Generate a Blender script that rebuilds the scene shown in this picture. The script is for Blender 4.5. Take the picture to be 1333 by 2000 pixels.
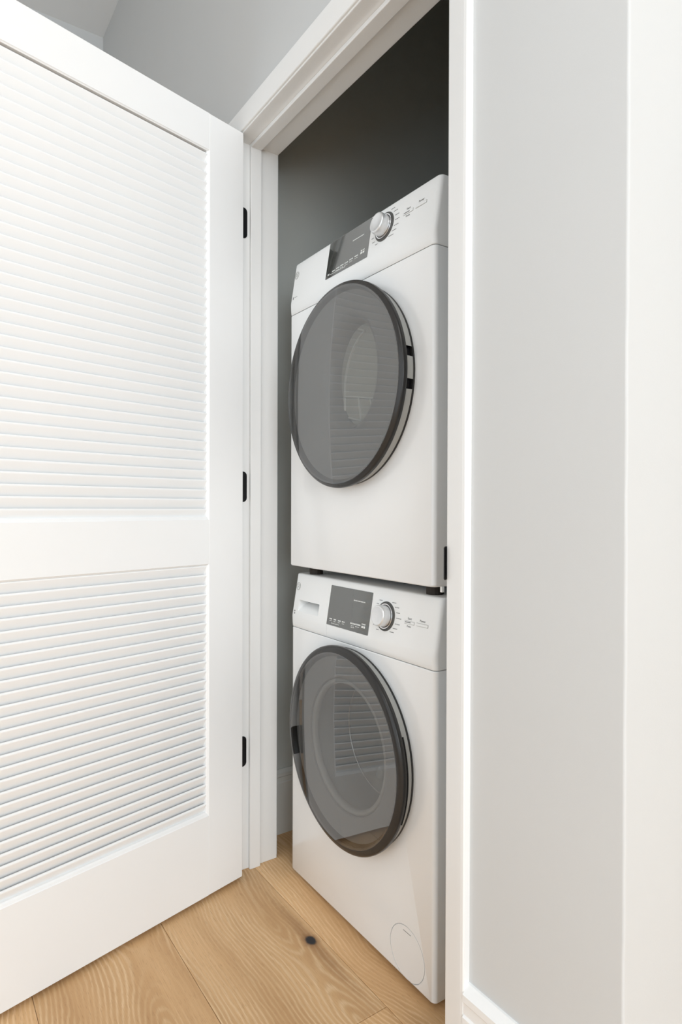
import bpy, bmesh, math, random
from mathutils import Vector, Matrix

for o in list(bpy.data.objects):
    bpy.data.objects.remove(o, do_unlink=True)
SC = bpy.context.scene
COL = SC.collection
random.seed(7)

# ------------------------------------------------------------------ camera
F_PX = 1220.0
YAW, PITCH, ROLL = 0.60335, 0.006636, 0.002858
CAM = Vector((1.62308, -0.75705, 1.03623))
right = Vector((math.sin(YAW), math.cos(YAW), 0))
fwd0 = Vector((-math.cos(YAW), math.sin(YAW), 0))
up0 = Vector((0, 0, 1))
fwd = fwd0 * math.cos(PITCH) - up0 * math.sin(PITCH)
up = up0 * math.cos(PITCH) + fwd0 * math.sin(PITCH)
# photograph is rolled by ROLL (clockwise positive in the image)
cr, sr = math.cos(ROLL), math.sin(ROLL)
cx_ = right * cr + up * sr
cy_ = up * cr - right * sr
cam_data = bpy.data.cameras.new('camera')
cam_data.sensor_fit = 'HORIZONTAL'
cam_data.sensor_width = 36.0
cam_data.lens = 36.0 * F_PX / 1333.0
cam_data.clip_start = 0.02
cam = bpy.data.objects.new('camera', cam_data)
COL.objects.link(cam)
M = Matrix.Identity(4)
for i in range(3):
    M[i][0] = cx_[i]; M[i][1] = cy_[i]; M[i][2] = -fwd[i]; M[i][3] = CAM[i]
cam.matrix_world = M
SC.camera = cam
SC.cycles.max_bounces = 7
SC.cycles.diffuse_bounces = 4
SC.cycles.glossy_bounces = 4
SC.cycles.transparent_max_bounces = 12
SC.cycles.caustics_reflective = False
SC.cycles.caustics_refractive = False

# ------------------------------------------------------------------ colour management, world, lights
SC.view_settings.view_transform = 'Standard'
SC.view_settings.look = 'None'
SC.view_settings.gamma = 1.0
SC.view_settings.use_curve_mapping = False
SC.view_settings.exposure = -0.66

world = bpy.data.worlds.new('world')
SC.world = world
world.use_nodes = True
wbg = world.node_tree.nodes['Background']
wbg.inputs[0].default_value = (0.86, 0.92, 1.0, 1)
wbg.inputs[1].default_value = 1.0

def area(name, loc, target, sx, sy, power, col=(1, 1, 1)):
    d = bpy.data.lights.new(name, 'AREA')
    d.shape = 'RECTANGLE'; d.size = sx; d.size_y = sy; d.energy = power; d.color = col
    o = bpy.data.objects.new(name, d); COL.objects.link(o)
    o.location = loc
    o.rotation_euler = (Vector(target) - Vector(loc)).to_track_quat('-Z', 'Y').to_euler()
    return o

ROOM_X0, ROOM_X1, ROOM_Y0, ROOM_Y1, CEIL = -1.484, 5.2, -2.7, 2.4, 3.27
WIN_Y0, WIN_Y1, WIN_Z0, WIN_Z1 = -2.6, 0.5, 0.75, 3.1
area('window_fill_light', (ROOM_X1 - 0.03, (WIN_Y0 + WIN_Y1) / 2, (WIN_Z0 + WIN_Z1) / 2), (0, -0.2, 1.75),
     WIN_Y1 - WIN_Y0 - 0.1, WIN_Z1 - WIN_Z0 - 0.1, 235, (0.87, 0.945, 1.0))  # added fill light, set in an invented window opening
W2_X0, W2_X1, W2_Z0, W2_Z1 = 0.3, 3.1, 0.12, 2.9
area('rear_window_fill_light', ((W2_X0 + W2_X1) / 2, ROOM_Y0 + 0.03, (W2_Z0 + W2_Z1) / 2), ((W2_X0 + W2_X1) / 2 - 0.4, 0, 1.4),
     W2_X1 - W2_X0 - 0.1, W2_Z1 - W2_Z0 - 0.1, 45, (0.87, 0.945, 1.0))  # second added fill, for light from behind the camera
CL = (2.3, -0.9)
area('ceiling_fill_light', (CL[0], CL[1], CEIL - 0.055), (CL[0], CL[1], 0), 1.1, 1.1, 14, (0.97, 0.985, 1.0))  # added overhead fill in an invented ceiling fixture

# ------------------------------------------------------------------ materials
def mat(name, col, rough=0.5, metal=0.0, spec=0.5, coat=0.0, noise=0.0, nscale=40.0, bump=0.0, bscale=200.0):
    m = bpy.data.materials.new(name); m.use_nodes = True
    nt = m.node_tree; b = nt.nodes['Principled BSDF']
    b.inputs['Base Color'].default_value = (*col, 1)
    b.inputs['Roughness'].default_value = rough
    b.inputs['Metallic'].default_value = metal
    b.inputs['Specular IOR Level'].default_value = spec
    b.inputs['Coat Weight'].default_value = coat
    b.inputs['Coat Roughness'].default_value = 0.08
    tc = nt.nodes.new('ShaderNodeTexCoord')
    if noise:
        n = nt.nodes.new('ShaderNodeTexNoise'); n.inputs['Scale'].default_value = nscale
        n.inputs['Detail'].default_value = 3
        nt.links.new(tc.outputs['Object'], n.inputs['Vector'])
        mx = nt.nodes.new('ShaderNodeMix'); mx.data_type = 'RGBA'
        mx.inputs[6].default_value = (*[c * (1 - noise) for c in col], 1)
        mx.inputs[7].default_value = (*[min(1, c * (1 + noise)) for c in col], 1)
        nt.links.new(n.outputs['Fac'], mx.inputs[0]); nt.links.new(mx.outputs[2], b.inputs['Base Color'])
    if bump:
        n2 = nt.nodes.new('ShaderNodeTexNoise'); n2.inputs['Scale'].default_value = bscale
        n2.inputs['Detail'].default_value = 2
        nt.links.new(tc.outputs['Object'], n2.inputs['Vector'])
        bp = nt.nodes.new('ShaderNodeBump'); bp.inputs['Strength'].default_value = bump
        bp.inputs['Distance'].default_value = 0.001
        nt.links.new(n2.outputs['Fac'], bp.inputs['Height']); nt.links.new(bp.outputs['Normal'], b.inputs['Normal'])
    return m

TRIM = mat('white_trim_paint', (0.84, 0.84, 0.83), 0.38, noise=0.01, nscale=12, bump=0.05, bscale=300)
DOORP = mat('white_door_paint', (0.86, 0.86, 0.855), 0.42, noise=0.01, nscale=10, bump=0.05, bscale=300)
WALL = mat('light_grey_wall_paint', (0.60, 0.605, 0.60), 0.75, spec=0.3, noise=0.012, nscale=6, bump=0.08, bscale=500)
CEILM = mat('ceiling_paint', (0.84, 0.85, 0.85), 0.85, spec=0.2, noise=0.01, nscale=6, bump=0.06, bscale=500)
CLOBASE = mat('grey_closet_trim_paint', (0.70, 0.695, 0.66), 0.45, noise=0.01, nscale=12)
CLOSET = mat('dark_grey_closet_paint', (0.56, 0.575, 0.55), 0.7, spec=0.3, noise=0.02, nscale=6, bump=0.08, bscale=500)
APPL = mat('white_enamel', (0.87, 0.88, 0.88), 0.22, coat=0.3, noise=0.005, nscale=8)
APPL2 = mat('white_plastic', (0.86, 0.87, 0.865), 0.33, noise=0.005, nscale=8)
BEZEL = mat('smoked_plastic_bezel', (0.030, 0.029, 0.028), 0.24, spec=0.35, noise=0.03)
SILVER = mat('silver_grey_plastic', (0.42, 0.42, 0.40), 0.32, metal=0.35, noise=0.02)
CHROME = mat('chrome', (0.85, 0.85, 0.86), 0.1, metal=1.0, noise=0.01)
KNOBM = mat('brushed_silver_knob', (0.78, 0.79, 0.80), 0.3, metal=0.6, noise=0.03, nscale=150)
RINGM = mat('grey_dial_ring', (0.10, 0.10, 0.095), 0.5, spec=0.3, noise=0.02)
DISP = mat('smoked_display_glass', (0.065, 0.068, 0.062), 0.05, spec=0.9, coat=1.0, noise=0.01)
PRINTD = mat('grey_print', (0.22, 0.22, 0.22), 0.6, noise=0.02)
PRINTL = mat('pale_print', (0.75, 0.76, 0.74), 0.6, noise=0.02)
BLACK = mat('matte_black_metal', (0.005, 0.005, 0.006), 0.5, spec=0.2, noise=0.02)
RUBBER = mat('dark_rubber', (0.02, 0.014, 0.009), 0.7, noise=0.05)
GAPW = mat('grey_gap', (0.30, 0.30, 0.30), 0.9, noise=0.05)
GAP = mat('dark_gap', (0.03, 0.03, 0.03), 0.9, noise=0.05)
STEEL = mat('drum_steel', (0.72, 0.72, 0.69), 0.35, metal=0.4, noise=0.03, nscale=20)
RIML = mat('pale_grey_rim', (0.46, 0.46, 0.45), 0.35, noise=0.02)
OVALM = mat('pale_grey_window', (0.58, 0.59, 0.55), 0.3, noise=0.03)
LINER = mat('grey_door_liner', (0.33, 0.33, 0.335), 0.4, noise=0.02)
GASKET = mat('grey_gasket', (0.30, 0.30, 0.30), 0.45, noise=0.03)
SUBF = mat('dark_subfloor', (0.05, 0.035, 0.02), 0.9, noise=0.1)

def glass_mat(name, tint, ior=1.5, rough=0.02):
    m = bpy.data.materials.new(name); m.use_nodes = True
    nt = m.node_tree; nt.nodes.clear()
    out = nt.nodes.new('ShaderNodeOutputMaterial')
    tr = nt.nodes.new('ShaderNodeBsdfTransparent'); tr.inputs[0].default_value = (*tint, 1)
    gl = nt.nodes.new('ShaderNodeBsdfGlossy'); gl.inputs['Roughness'].default_value = rough
    gl.inputs[0].default_value = (1, 1, 1, 1)
    fr = nt.nodes.new('ShaderNodeFresnel'); fr.inputs[0].default_value = ior
    ge = nt.nodes.new('ShaderNodeNewGeometry')
    iv = nt.nodes.new('ShaderNodeMath'); iv.operation = 'SUBTRACT'; iv.inputs[0].default_value = 1
    nt.links.new(ge.outputs['Backfacing'], iv.inputs[1])
    ml = nt.nodes.new('ShaderNodeMath'); ml.operation = 'MULTIPLY'
    nt.links.new(fr.outputs[0], ml.inputs[0]); nt.links.new(iv.outputs[0], ml.inputs[1])
    mx = nt.nodes.new('ShaderNodeMixShader')
    nt.links.new(ml.outputs[0], mx.inputs[0]); nt.links.new(tr.outputs[0], mx.inputs[1]); nt.links.new(gl.outputs[0], mx.inputs[2])
    nt.links.new(mx.outputs[0], out.inputs[0])
    return m
GLASS = glass_mat('smoked_door_glass', (0.70, 0.70, 0.69), 2.1)
PANE = glass_mat('clear_pane', (0.97, 0.97, 0.97), 1.45)

def emit_mat(name, col, s):
    m = bpy.data.materials.new(name); m.use_nodes = True
    nt = m.node_tree; b = nt.nodes['Principled BSDF']
    b.inputs['Base Color'].default_value = (*col, 1)
    b.inputs['Emission Color'].default_value = (*col, 1); b.inputs['Emission Strength'].default_value = s
    return m
DIFF = emit_mat('fill_lamp_diffuser', (1, 0.99, 0.97), 1.5)  # glow of the added ceiling fill lamp

# --- oak floor planks
def wood_mat():
    m = bpy.data.materials.new('limed_oak_planks'); m.use_nodes = True
    nt = m.node_tree; L = nt.links; N = nt.nodes
    b = N['Principled BSDF']
    def math_(op, a, c=None, v1=None, v2=None):
        n = N.new('ShaderNodeMath'); n.operation = op
        for i, s in enumerate((a, c)):
            if s is None: continue
            if isinstance(s, (int, float)): n.inputs[i].default_value = s
            else: L.new(s, n.inputs[i])
        return n.outputs[0]
    tc = N.new('ShaderNodeTexCoord'); oi = N.new('ShaderNodeObjectInfo')
    sep = N.new('ShaderNodeSeparateXYZ'); L.new(tc.outputs['Object'], sep.inputs[0])
    rnd = oi.outputs['Random']
    x = math_('ADD', sep.outputs[0], math_('MULTIPLY', rnd, 31.7))
    y = math_('ADD', sep.outputs[1], math_('MULTIPLY', math_('SUBTRACT', rnd, 0.5), 0.16))
    def noise(sx, sy, detail=2.0, rough=0.5, off=0.0):
        cb = N.new('ShaderNodeCombineXYZ')
        L.new(math_('MULTIPLY', x, sx), cb.inputs[0]); L.new(math_('MULTIPLY', y, sy), cb.inputs[1])
        cb.inputs[2].default_value = off
        n = N.new('ShaderNodeTexNoise'); n.inputs['Scale'].default_value = 1.0
        n.inputs['Detail'].default_value = detail; n.inputs['Roughness'].default_value = rough
        L.new(cb.outputs[0], n.inputs['Vector']); return n.outputs['Fac']
    cen = math_('MULTIPLY', math_('SUBTRACT', noise(1.6, 0.0, 1, off=3.3), 0.5), 0.22)
    yy = math_('ADD', math_('ADD', y, cen), math_('MULTIPLY', math_('SUBTRACT', noise(9, 30, 2, off=8.1), 0.5), 0.012))
    h = math_('MULTIPLY', math_('SUBTRACT', noise(1.5, 0.0, 1, off=1.1), 0.47), 0.75)
    r = math_('SQRT', math_('ADD', math_('MULTIPLY', yy, yy), math_('MULTIPLY', math_('MULTIPLY', h, h), 0.16)))
    ph = math_('ADD', math_('MULTIPLY', r, 640.0), math_('MULTIPLY', noise(14, 60, 3, off=5.0), 4.5))
    band = math_('MULTIPLY', math_('ADD', math_('SINE', ph), 1.0), 0.5)
    band = math_('POWER', band, 2.2)
    mk = N.new('ShaderNodeMapRange'); L.new(noise(2.4, 11.0, 2, off=12.0), mk.inputs[0]); mk.inputs[1].default_value = 0.36; mk.inputs[2].default_value = 0.60; mk.inputs[3].default_value = 0.12
    band = math_('MULTIPLY', band, mk.outputs[0])
    slow = noise(1.2, 9.0, 3, off=2.0)
    fine = noise(7.0, 420.0, 3, 0.6, off=4.0)
    pore = noise(38.0, 700.0, 2, 0.55, off=6.0)
    # base tone
    rp = N.new('ShaderNodeValToRGB'); L.new(slow, rp.inputs[0])
    rp.color_ramp.elements[0].position = 0.30; rp.color_ramp.elements[0].color = (0.50, 0.28, 0.12, 1)
    rp.color_ramp.elements[1].position = 0.62; rp.color_ramp.elements[1].color = (0.76, 0.48, 0.245, 1)
    def mix(f, a, c, blend='MIX'):
        n = N.new('ShaderNodeMix'); n.data_type = 'RGBA'; n.blend_type = blend
        if isinstance(f, (int, float)): n.inputs[0].default_value = f
        else: L.new(f, n.inputs[0])
        for i, s in ((6, a), (7, c)):
            if isinstance(s, tuple): n.inputs[i].default_value = s
            else: L.new(s, n.inputs[i])
        return n.outputs[2]
    col = mix(math_('MULTIPLY', band, 0.72), rp.outputs[0], (0.86, 0.63, 0.38, 1))
    mr = N.new('ShaderNodeMapRange'); L.new(fine, mr.inputs[0]); mr.inputs[1].default_value = 0.38; mr.inputs[2].default_value = 0.62
    col = mix(math_('MULTIPLY', mr.outputs[0], 0.35), col, (0.55, 0.32, 0.155, 1))
    mp = N.new('ShaderNodeMapRange'); L.new(pore, mp.inputs[0]); mp.inputs[1].default_value = 0.60; mp.inputs[2].default_value = 0.68
    col = mix(math_('MULTIPLY', mp.outputs[0], 0.45), col, (0.36, 0.19, 0.08, 1))
    # per plank tone
    hs = N.new('ShaderNodeHueSaturation'); L.new(col, hs.inputs['Color'])
    L.new(math_('ADD', math_('MULTIPLY', rnd, 0.22), 0.90), hs.inputs['Value'])
    col = hs.outputs[0]
    # the one black knot of the plank in front of the washer, with its brown halo and streak
    ge = N.new('ShaderNodeNewGeometry'); sp = N.new('ShaderNodeSeparateXYZ'); L.new(ge.outputs['Position'], sp.inputs[0])
    kx = math_('SUBTRACT', sp.outputs[0], 0.357); ky = math_('SUBTRACT', sp.outputs[1], 0.030)
    def spot(ax, ay, inner, outer):
        d = math_('SQRT', math_('ADD', math_('POWER', math_('ABSOLUTE', math_('DIVIDE', kx, ax)), 2.0), math_('POWER', math_('ABSOLUTE', math_('DIVIDE', ky, ay)), 2.0)))
        d = math_('ADD', d, math_('MULTIPLY', math_('SUBTRACT', noise(60, 60, 2, off=9.0), 0.5), 0.5))
        n = N.new('ShaderNodeMapRange'); n.interpolation_type = 'SMOOTHSTEP'
        L.new(d, n.inputs[0]); n.inputs[1].default_value = inner; n.inputs[2].default_value = outer
        n.inputs[3].default_value = 1.0; n.inputs[4].default_value = 0.0
        return n.outputs[0]
    col = mix(math_('MULTIPLY', spot(0.24, 0.020, 0.1, 1.2), 0.55), col, (0.26, 0.125, 0.045, 1))
    col = mix(math_('MULTIPLY', spot(0.030, 0.022, 0.3, 1.2), 0.6), col, (0.16, 0.07, 0.025, 1))
    col = mix(spot(0.0165, 0.0125, 0.70, 1.2), col, (0.018, 0.018, 0.022, 1))
    L.new(col, b.inputs['Base Color'])
    b.inputs['Roughness'].default_value = 0.5
    b.inputs['Specular IOR Level'].default_value = 0.35
    bp = N.new('ShaderNodeBump'); bp.inputs['Strength'].default_value = 0.15; bp.inputs['Distance'].default_value = 0.0006
    L.new(math_('SUBTRACT', band, math_('MULTIPLY', mp.outputs[0], 0.8)), bp.inputs['Height']); L.new(bp.outputs[0], b.inputs['Normal'])
    return m
WOOD = wood_mat()

# ------------------------------------------------------------------ helpers
def bx(bm, x0, x1, y0, y1, z0, z1):
    r = bmesh.ops.create_cube(bm, size=1.0)
    for v in r['verts']:
        v.co = Vector(((x0 + x1) / 2 + v.co.x * (x1 - x0), (y0 + y1) / 2 + v.co.y * (y1 - y0), (z0 + z1) / 2 + v.co.z * (z1 - z0)))
    return r['verts']

def box_bm(*a, bevel=0.0, seg=2):
    bm = bmesh.new(); bx(bm, *a)
    if bevel: bmesh.ops.bevel(bm, geom=bm.edges[:], offset=bevel, segments=seg, affect='EDGES', profile=0.5)
    return bm

def finish(name, bm, m, parent=None, smooth=False, angle=35):
    bmesh.ops.recalc_face_normals(bm, faces=bm.faces[:])
    me = bpy.data.meshes.new(name); bm.to_mesh(me); bm.free()
    return mesh_obj(name, me, m, parent, smooth, angle)

def mesh_obj(name, me, m, parent=None, smooth=False, angle=35):
    if m and not me.materials: me.materials.append(m)
    if smooth:
        for p in me.polygons: p.use_smooth = True
        try: me.set_sharp_from_angle(angle=math.radians(angle))
        except Exception: pass
    o = bpy.data.objects.new(name, me); COL.objects.link(o)
    if parent: o.parent = parent
    return o

def empty(name, loc=(0, 0, 0), rz=0.0):
    o = bpy.data.objects.new(name, None); COL.objects.link(o)
    o.location = loc; o.rotation_euler = (0, 0, rz); o.empty_display_size = 0.1
    return o

def tag(o, label=None, cat=None, group=None, kind=None):
    if label: o['label'] = label
    if cat: o['category'] = cat
    if group: o['group'] = group
    if kind: o['kind'] = kind
    return o

def struct(name, bm, m, label, cat, parent=None, **k):
    o = finish(name, bm, m, parent, **k)
    return tag(o, label, cat, kind='structure')

def loft(rings, cap=True, closed=True):
    bm = bmesh.new(); vs = [[bm.verts.new(p) for p in r] for r in rings]
    n = len(vs[0])
    for a, b in zip(vs[:-1], vs[1:]):
        for i in range(n if closed else n - 1):
            j = (i + 1) % n
            bm.faces.new((a[i], a[j], b[j], b[i]))
    if cap:
        bm.faces.new(vs[0][::-1]); bm.faces.new(vs[-1])
    return bm

def prism(poly, axis, a, b):
    """extrude a 2D polygon along an axis: axis 'x' poly=(y,z), 'y' poly=(x,z), 'z' poly=(x,y)"""
    def p(c, t):
        return {'x': (t, c[0], c[1]), 'y': (c[0], t, c[1]), 'z': (c[0], c[1], t)}[axis]
    return loft([[p(c, a) for c in poly], [p(c, b) for c in poly]])

def lathe(profile, tc, zc, seg=96, a0=0.0, a1=2 * math.pi):
    """profile [(r,y)] around the y axis through (tc,zc)"""
    full = abs(a1 - a0 - 2 * math.pi) < 1e-6
    n = seg if full else seg + 1
    rings = []
    for r, y in profile:
        rings.append([(tc + r * math.cos(a0 + (a1 - a0) * i / seg), y, zc + r * math.sin(a0 + (a1 - a0) * i / seg)) for i in range(n)])
    bm = bmesh.new(); vs = []
    for (r, y), ring in zip(profile, rings):
        vs.append([bm.verts.new((tc, y, zc))] if r < 1e-7 else [bm.verts.new(p) for p in ring])
    for a, b in zip(vs[:-1], vs[1:]):
        for i in range(n if full else n - 1):
            j = (i + 1) % n
            if len(a) == 1 and len(b) == 1: continue
            if len(a) == 1: bm.faces.new((a[0], b[j], b[i]))
            elif len(b) == 1: bm.faces.new((a[i], a[j], b[0]))
            else: bm.faces.new((a[i], a[j], b[j], b[i]))
    return bm

def boolean(bm_a, bm_b):
    def tmp(bm):
        bmesh.ops.recalc_face_normals(bm, faces=bm.faces[:])
        me = bpy.data.meshes.new('tmp'); bm.to_mesh(me); bm.free()
        o = bpy.data.objects.new('tmp', me); COL.objects.link(o); return o
    a, b = tmp(bm_a), tmp(bm_b)
    md = a.modifiers.new('b', 'BOOLEAN'); md.operation = 'DIFFERENCE'; md.object = b; md.solver = 'EXACT'
    dg = bpy.context.evaluated_depsgraph_get()
    me = bpy.data.meshes.new_from_object(a.evaluated_get(dg))
    bm = bmesh.new(); bm.from_mesh(me)
    for o in (a, b):
        d = o.data; bpy.data.objects.remove(o, do_unlink=True); bpy.data.meshes.remove(d)
    bpy.data.meshes.remove(me)
    return bm

def text_bm(s, size):
    cu = bpy.data.curves.new('txt', 'FONT'); cu.body = s; cu.size = size; cu.extrude = 0.0002
    cu.align_x = 'CENTER'; cu.align_y = 'CENTER'; cu.resolution_u = 4
    o = bpy.data.objects.new('txt', cu); COL.objects.link(o)
    dg = bpy.context.evaluated_depsgraph_get()
    me = bpy.data.meshes.new_from_object(o.evaluated_get(dg))
    bm = bmesh.new(); bm.from_mesh(me)
    bpy.data.objects.remove(o, do_unlink=True); bpy.data.curves.remove(cu); bpy.data.meshes.remove(me)
    return bm

def join_bm(dst, src, fn=None):
    mp = {}
    for v in src.verts: mp[v] = dst.verts.new(fn(v.co) if fn else v.co)
    for f in src.faces:
        try: dst.faces.new([mp[v] for v in f.verts])
        except ValueError: pass
    src.free()

# ------------------------------------------------------------------ room shell
OPEN_W = 0.8465            # jamb to jamb
HEAD = 2.071              # underside of head jamb
JAMB_Y = 0.134            # depth of wall / jamb
CORNER_X = 1.171          # outside corner of the wall
CLO_X0, CLO_X1, CLO_Y1 = -0.1256, 0.95, 1.03

floor = struct('floor', box_bm(ROOM_X0 - 0.1, ROOM_X1 + 0.1, ROOM_Y0 - 0.1, ROOM_Y1 + 0.1, -0.06, -0.004), SUBF,
               'oak plank floor running along the closet wall', 'floor')
PW = 0.302
row0 = 0.057
def plank_mesh(L, W):
    bm = box_bm(-L / 2 + 0.0004, L / 2 - 0.0004, -W / 2 + 0.0004, W / 2 - 0.0004, -0.012, 0.0)
    top = [e for e in bm.edges if all(v.co.z > -0.001 for v in e.verts)]
    bmesh.ops.bevel(bm, geom=top, offset=0.0012, segments=1, affect='EDGES')
    bmesh.ops.recalc_face_normals(bm, faces=bm.faces[:])
    me = bpy.data.meshes.new('plank'); bm.to_mesh(me); bm.free(); me.materials.append(WOOD)
    return me
k = -9
starts = {0: 0.615 - 1.9, 1: -0.7, -1: -0.95, -2: -0.2, -3: -1.2}
cache = {}
while row0 + k * PW < ROOM_Y1 + 0.1:
    ya = row0 + k * PW - PW; yb = ya + PW
    rk = k
    if yb > ROOM_Y0 - 0.05:
        s = starts.get(rk, -1.9 + ((rk * 0.73) % 1.0) * 1.9)
        while s > ROOM_X0 - 0.05: s -= 1.9
        x = s
        while x < ROOM_X1 + 0.05:
            if x + 1.9 > ROOM_X0:
                a = max(x, ROOM_X0 - 0.05); b_ = min(x + 1.9, ROOM_X1 + 0.05)
                L = round(b_ - a, 4)
                if L > 0.05:
                    if L not in cache: cache[L] = plank_mesh(L, PW)
                    o = bpy.data.objects.new('plank', cache[L]); COL.objects.link(o)
                    o.location = ((a + b_) / 2, (ya + yb) / 2, 0); o.parent = floor
            x += 1.9
    k += 1

struct('ceiling', box_bm(ROOM_X0 - 0.1, ROOM_X1 + 0.1, ROOM_Y0 - 0.1, ROOM_Y1 + 0.1, CEIL, CEIL + 0.1), CEILM,
       'pale grey ceiling above the louvered door', 'ceiling')

bm = bmesh.new()
bx(bm, ROOM_X0 - 0.1, -0.018, 0, JAMB_Y, -0.004, CEIL)
bx(bm, -0.018, OPEN_W + 0.018, 0, JAMB_Y, HEAD + 0.018, CEIL)
bx(bm, OPEN_W + 0.018, CLO_X1, 0, JAMB_Y, -0.004, CEIL)
struct('wall_front', bm, WALL, 'light grey wall around the closet opening, above the door', 'wall')
# closet partition: rounded outside corner, front flush with wall_front
def corner_poly():
    r = 0.004
    pts = [(CLO_X1, 0.0)]
    for i in range(6):
        a = -math.pi / 2 + i / 5 * math.pi / 2
        pts.append((CORNER_X - r + r * math.cos(a), r + r * math.sin(a)))
    pts += [(CORNER_X, ROOM_Y1), (CLO_X1 + 0.0, ROOM_Y1)]
    return pts
bm = bmesh.new()
zs_ = [0.0 - 0.004] + [i * 0.05 for i in range(1, 65)] + [CEIL]
rings = []
rr = random.Random(3)
for z in zs_:
    w = (rr.random() - 0.5) * 0.0012
    rings.append([(px + (w if i in (3, 4, 5, 6) else 0), py + (w * 0.5 if i in (1, 2, 3, 4) else 0), z) for i, (px, py) in enumerate(corner_poly())])
struct('wall_right', loft(rings), WALL, 'light grey wall with brightly lit outside corner right of the closet', 'wall', smooth=True, angle=50)

struct('wall_left', box_bm(ROOM_X0 - 0.1, ROOM_X0, ROOM_Y0, 0, -0.004, CEIL), WALL, 'grey side wall behind the top of the open door', 'wall')
bm = bmesh.new()
bx(bm, ROOM_X0 - 0.1, ROOM_X1 + 0.1, ROOM_Y0 - 0.12, ROOM_Y0, -0.004, W2_Z0)
bx(bm, ROOM_X0 - 0.1, ROOM_X1 + 0.1, ROOM_Y0 - 0.12, ROOM_Y0, W2_Z1, CEIL)
bx(bm, ROOM_X0 - 0.1, W2_X0, ROOM_Y0 - 0.12, ROOM_Y0, W2_Z0, W2_Z1)
bx(bm, W2_X1, ROOM_X1 + 0.1, ROOM_Y0 - 0.12, ROOM_Y0, W2_Z0, W2_Z1)
struct('wall_back', bm, WALL, 'light grey wall behind the viewer', 'wall')
struct('wall_far', box_bm(CORNER_X, ROOM_X1 + 0.1, ROOM_Y1, ROOM_Y1 + 0.1, -0.004, CEIL), WALL, 'light grey wall at the end of the passage', 'wall')
bm = bmesh.new()
bx(bm, ROOM_X1, ROOM_X1 + 0.12, ROOM_Y0, ROOM_Y1, -0.004, WIN_Z0)
bx(bm, ROOM_X1, ROOM_X1 + 0.12, ROOM_Y0, ROOM_Y1, WIN_Z1, CEIL)
bx(bm, ROOM_X1, ROOM_X1 + 0.12, ROOM_Y0, WIN_Y0, WIN_Z0, WIN_Z1)
bx(bm, ROOM_X1, ROOM_X1 + 0.12, WIN_Y1, ROOM_Y1, WIN_Z0, WIN_Z1)
struct('wall_window', bm, WALL, 'light grey wall with the added large window', 'wall')
bm = bmesh.new()
t = 0.05
bx(bm, ROOM_X1 + 0.02, ROOM_X1 + 0.09, WIN_Y0, WIN_Y1, WIN_Z0, WIN_Z0 + t)
bx(bm, ROOM_X1 + 0.02, ROOM_X1 + 0.09, WIN_Y0, WIN_Y1, WIN_Z1 - t, WIN_Z1)
for yc in (WIN_Y0 + t / 2, (WIN_Y0 + WIN_Y1) / 2, WIN_Y1 - t / 2):
    bx(bm, ROOM_X1 + 0.02, ROOM_X1 + 0.09, yc - t / 2, yc + t / 2, WIN_Z0 + t, WIN_Z1 - t)
w1 = struct('added_window_1', bm, TRIM, 'large white framed window, added unseen to carry fill light', 'window')  # invented window, placed and sized for the light it gives
for a, b_ in ((WIN_Y0 + t, (WIN_Y0 + WIN_Y1) / 2 - t / 2), ((WIN_Y0 + WIN_Y1) / 2 + t / 2, WIN_Y1 - t)):
    finish('pane', box_bm(ROOM_X1 + 0.05, ROOM_X1 + 0.056, a, b_, WIN_Z0 + t, WIN_Z1 - t), PANE, w1)

bm = bmesh.new()
bx(bm, W2_X0, W2_X1, ROOM_Y0 - 0.09, ROOM_Y0 - 0.02, W2_Z0, W2_Z0 + t)
bx(bm, W2_X0, W2_X1, ROOM_Y0 - 0.09, ROOM_Y0 - 0.02, W2_Z1 - t, W2_Z1)
for xc in (W2_X0 + t / 2, (W2_X0 + W2_X1) / 2, W2_X1 - t / 2):
    bx(bm, xc - t / 2, xc + t / 2, ROOM_Y0 - 0.09, ROOM_Y0 - 0.02, W2_Z0 + t, W2_Z1 - t)
w2 = struct('added_window_2', bm, TRIM, 'large white framed window added behind the viewer for fill light', 'window')  # invented window, put in to make the light more frontal
for a, b_ in ((W2_X0 + t, (W2_X0 + W2_X1) / 2 - t / 2), ((W2_X0 + W2_X1) / 2 + t / 2, W2_X1 - t)):
    finish('pane', box_bm(a, b_, ROOM_Y0 - 0.056, ROOM_Y0 - 0.05, W2_Z0 + t, W2_Z1 - t), PANE, w2)

# closet inside faces: thin painted skins of the dark closet
bm = box_bm(CLO_X0 - 0.02, CLO_X0, JAMB_Y, CLO_Y1, -0.004, CEIL)
struct('wall_closet_left', bm, CLOSET, 'dark grey side wall inside the closet', 'wall')
struct('wall_closet_back', box_bm(CLO_X0 - 0.02, CLO_X1, CLO_Y1, CLO_Y1 + 0.02, -0.004, CEIL), CLOSET, 'dark grey back wall of the closet', 'wall')
bm = bmesh.new()
bx(bm, CLO_X1 - 0.012, CLO_X1 - 0.0005, JAMB_Y + 0.012, CLO_Y1, -0.004, CEIL)
struct('wall_closet_right', bm, CLOSET, 'dark grey closet wall right of the machines', 'wall')
bm = bmesh.new()
bx(bm, CLO_X0, -0.018, JAMB_Y + 0.0005, JAMB_Y + 0.010, -0.004, CEIL)
bx(bm, OPEN_W + 0.018, CLO_X1 - 0.012, JAMB_Y + 0.0005, JAMB_Y + 0.010, -0.004, CEIL)
bx(bm, -0.018, OPEN_W + 0.018, JAMB_Y + 0.0005, JAMB_Y + 0.010, HEAD + 0.018, CEIL)
struct('wall_closet_front', bm, CLOSET, 'dark grey closet wall around the inside of the opening', 'wall')

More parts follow.
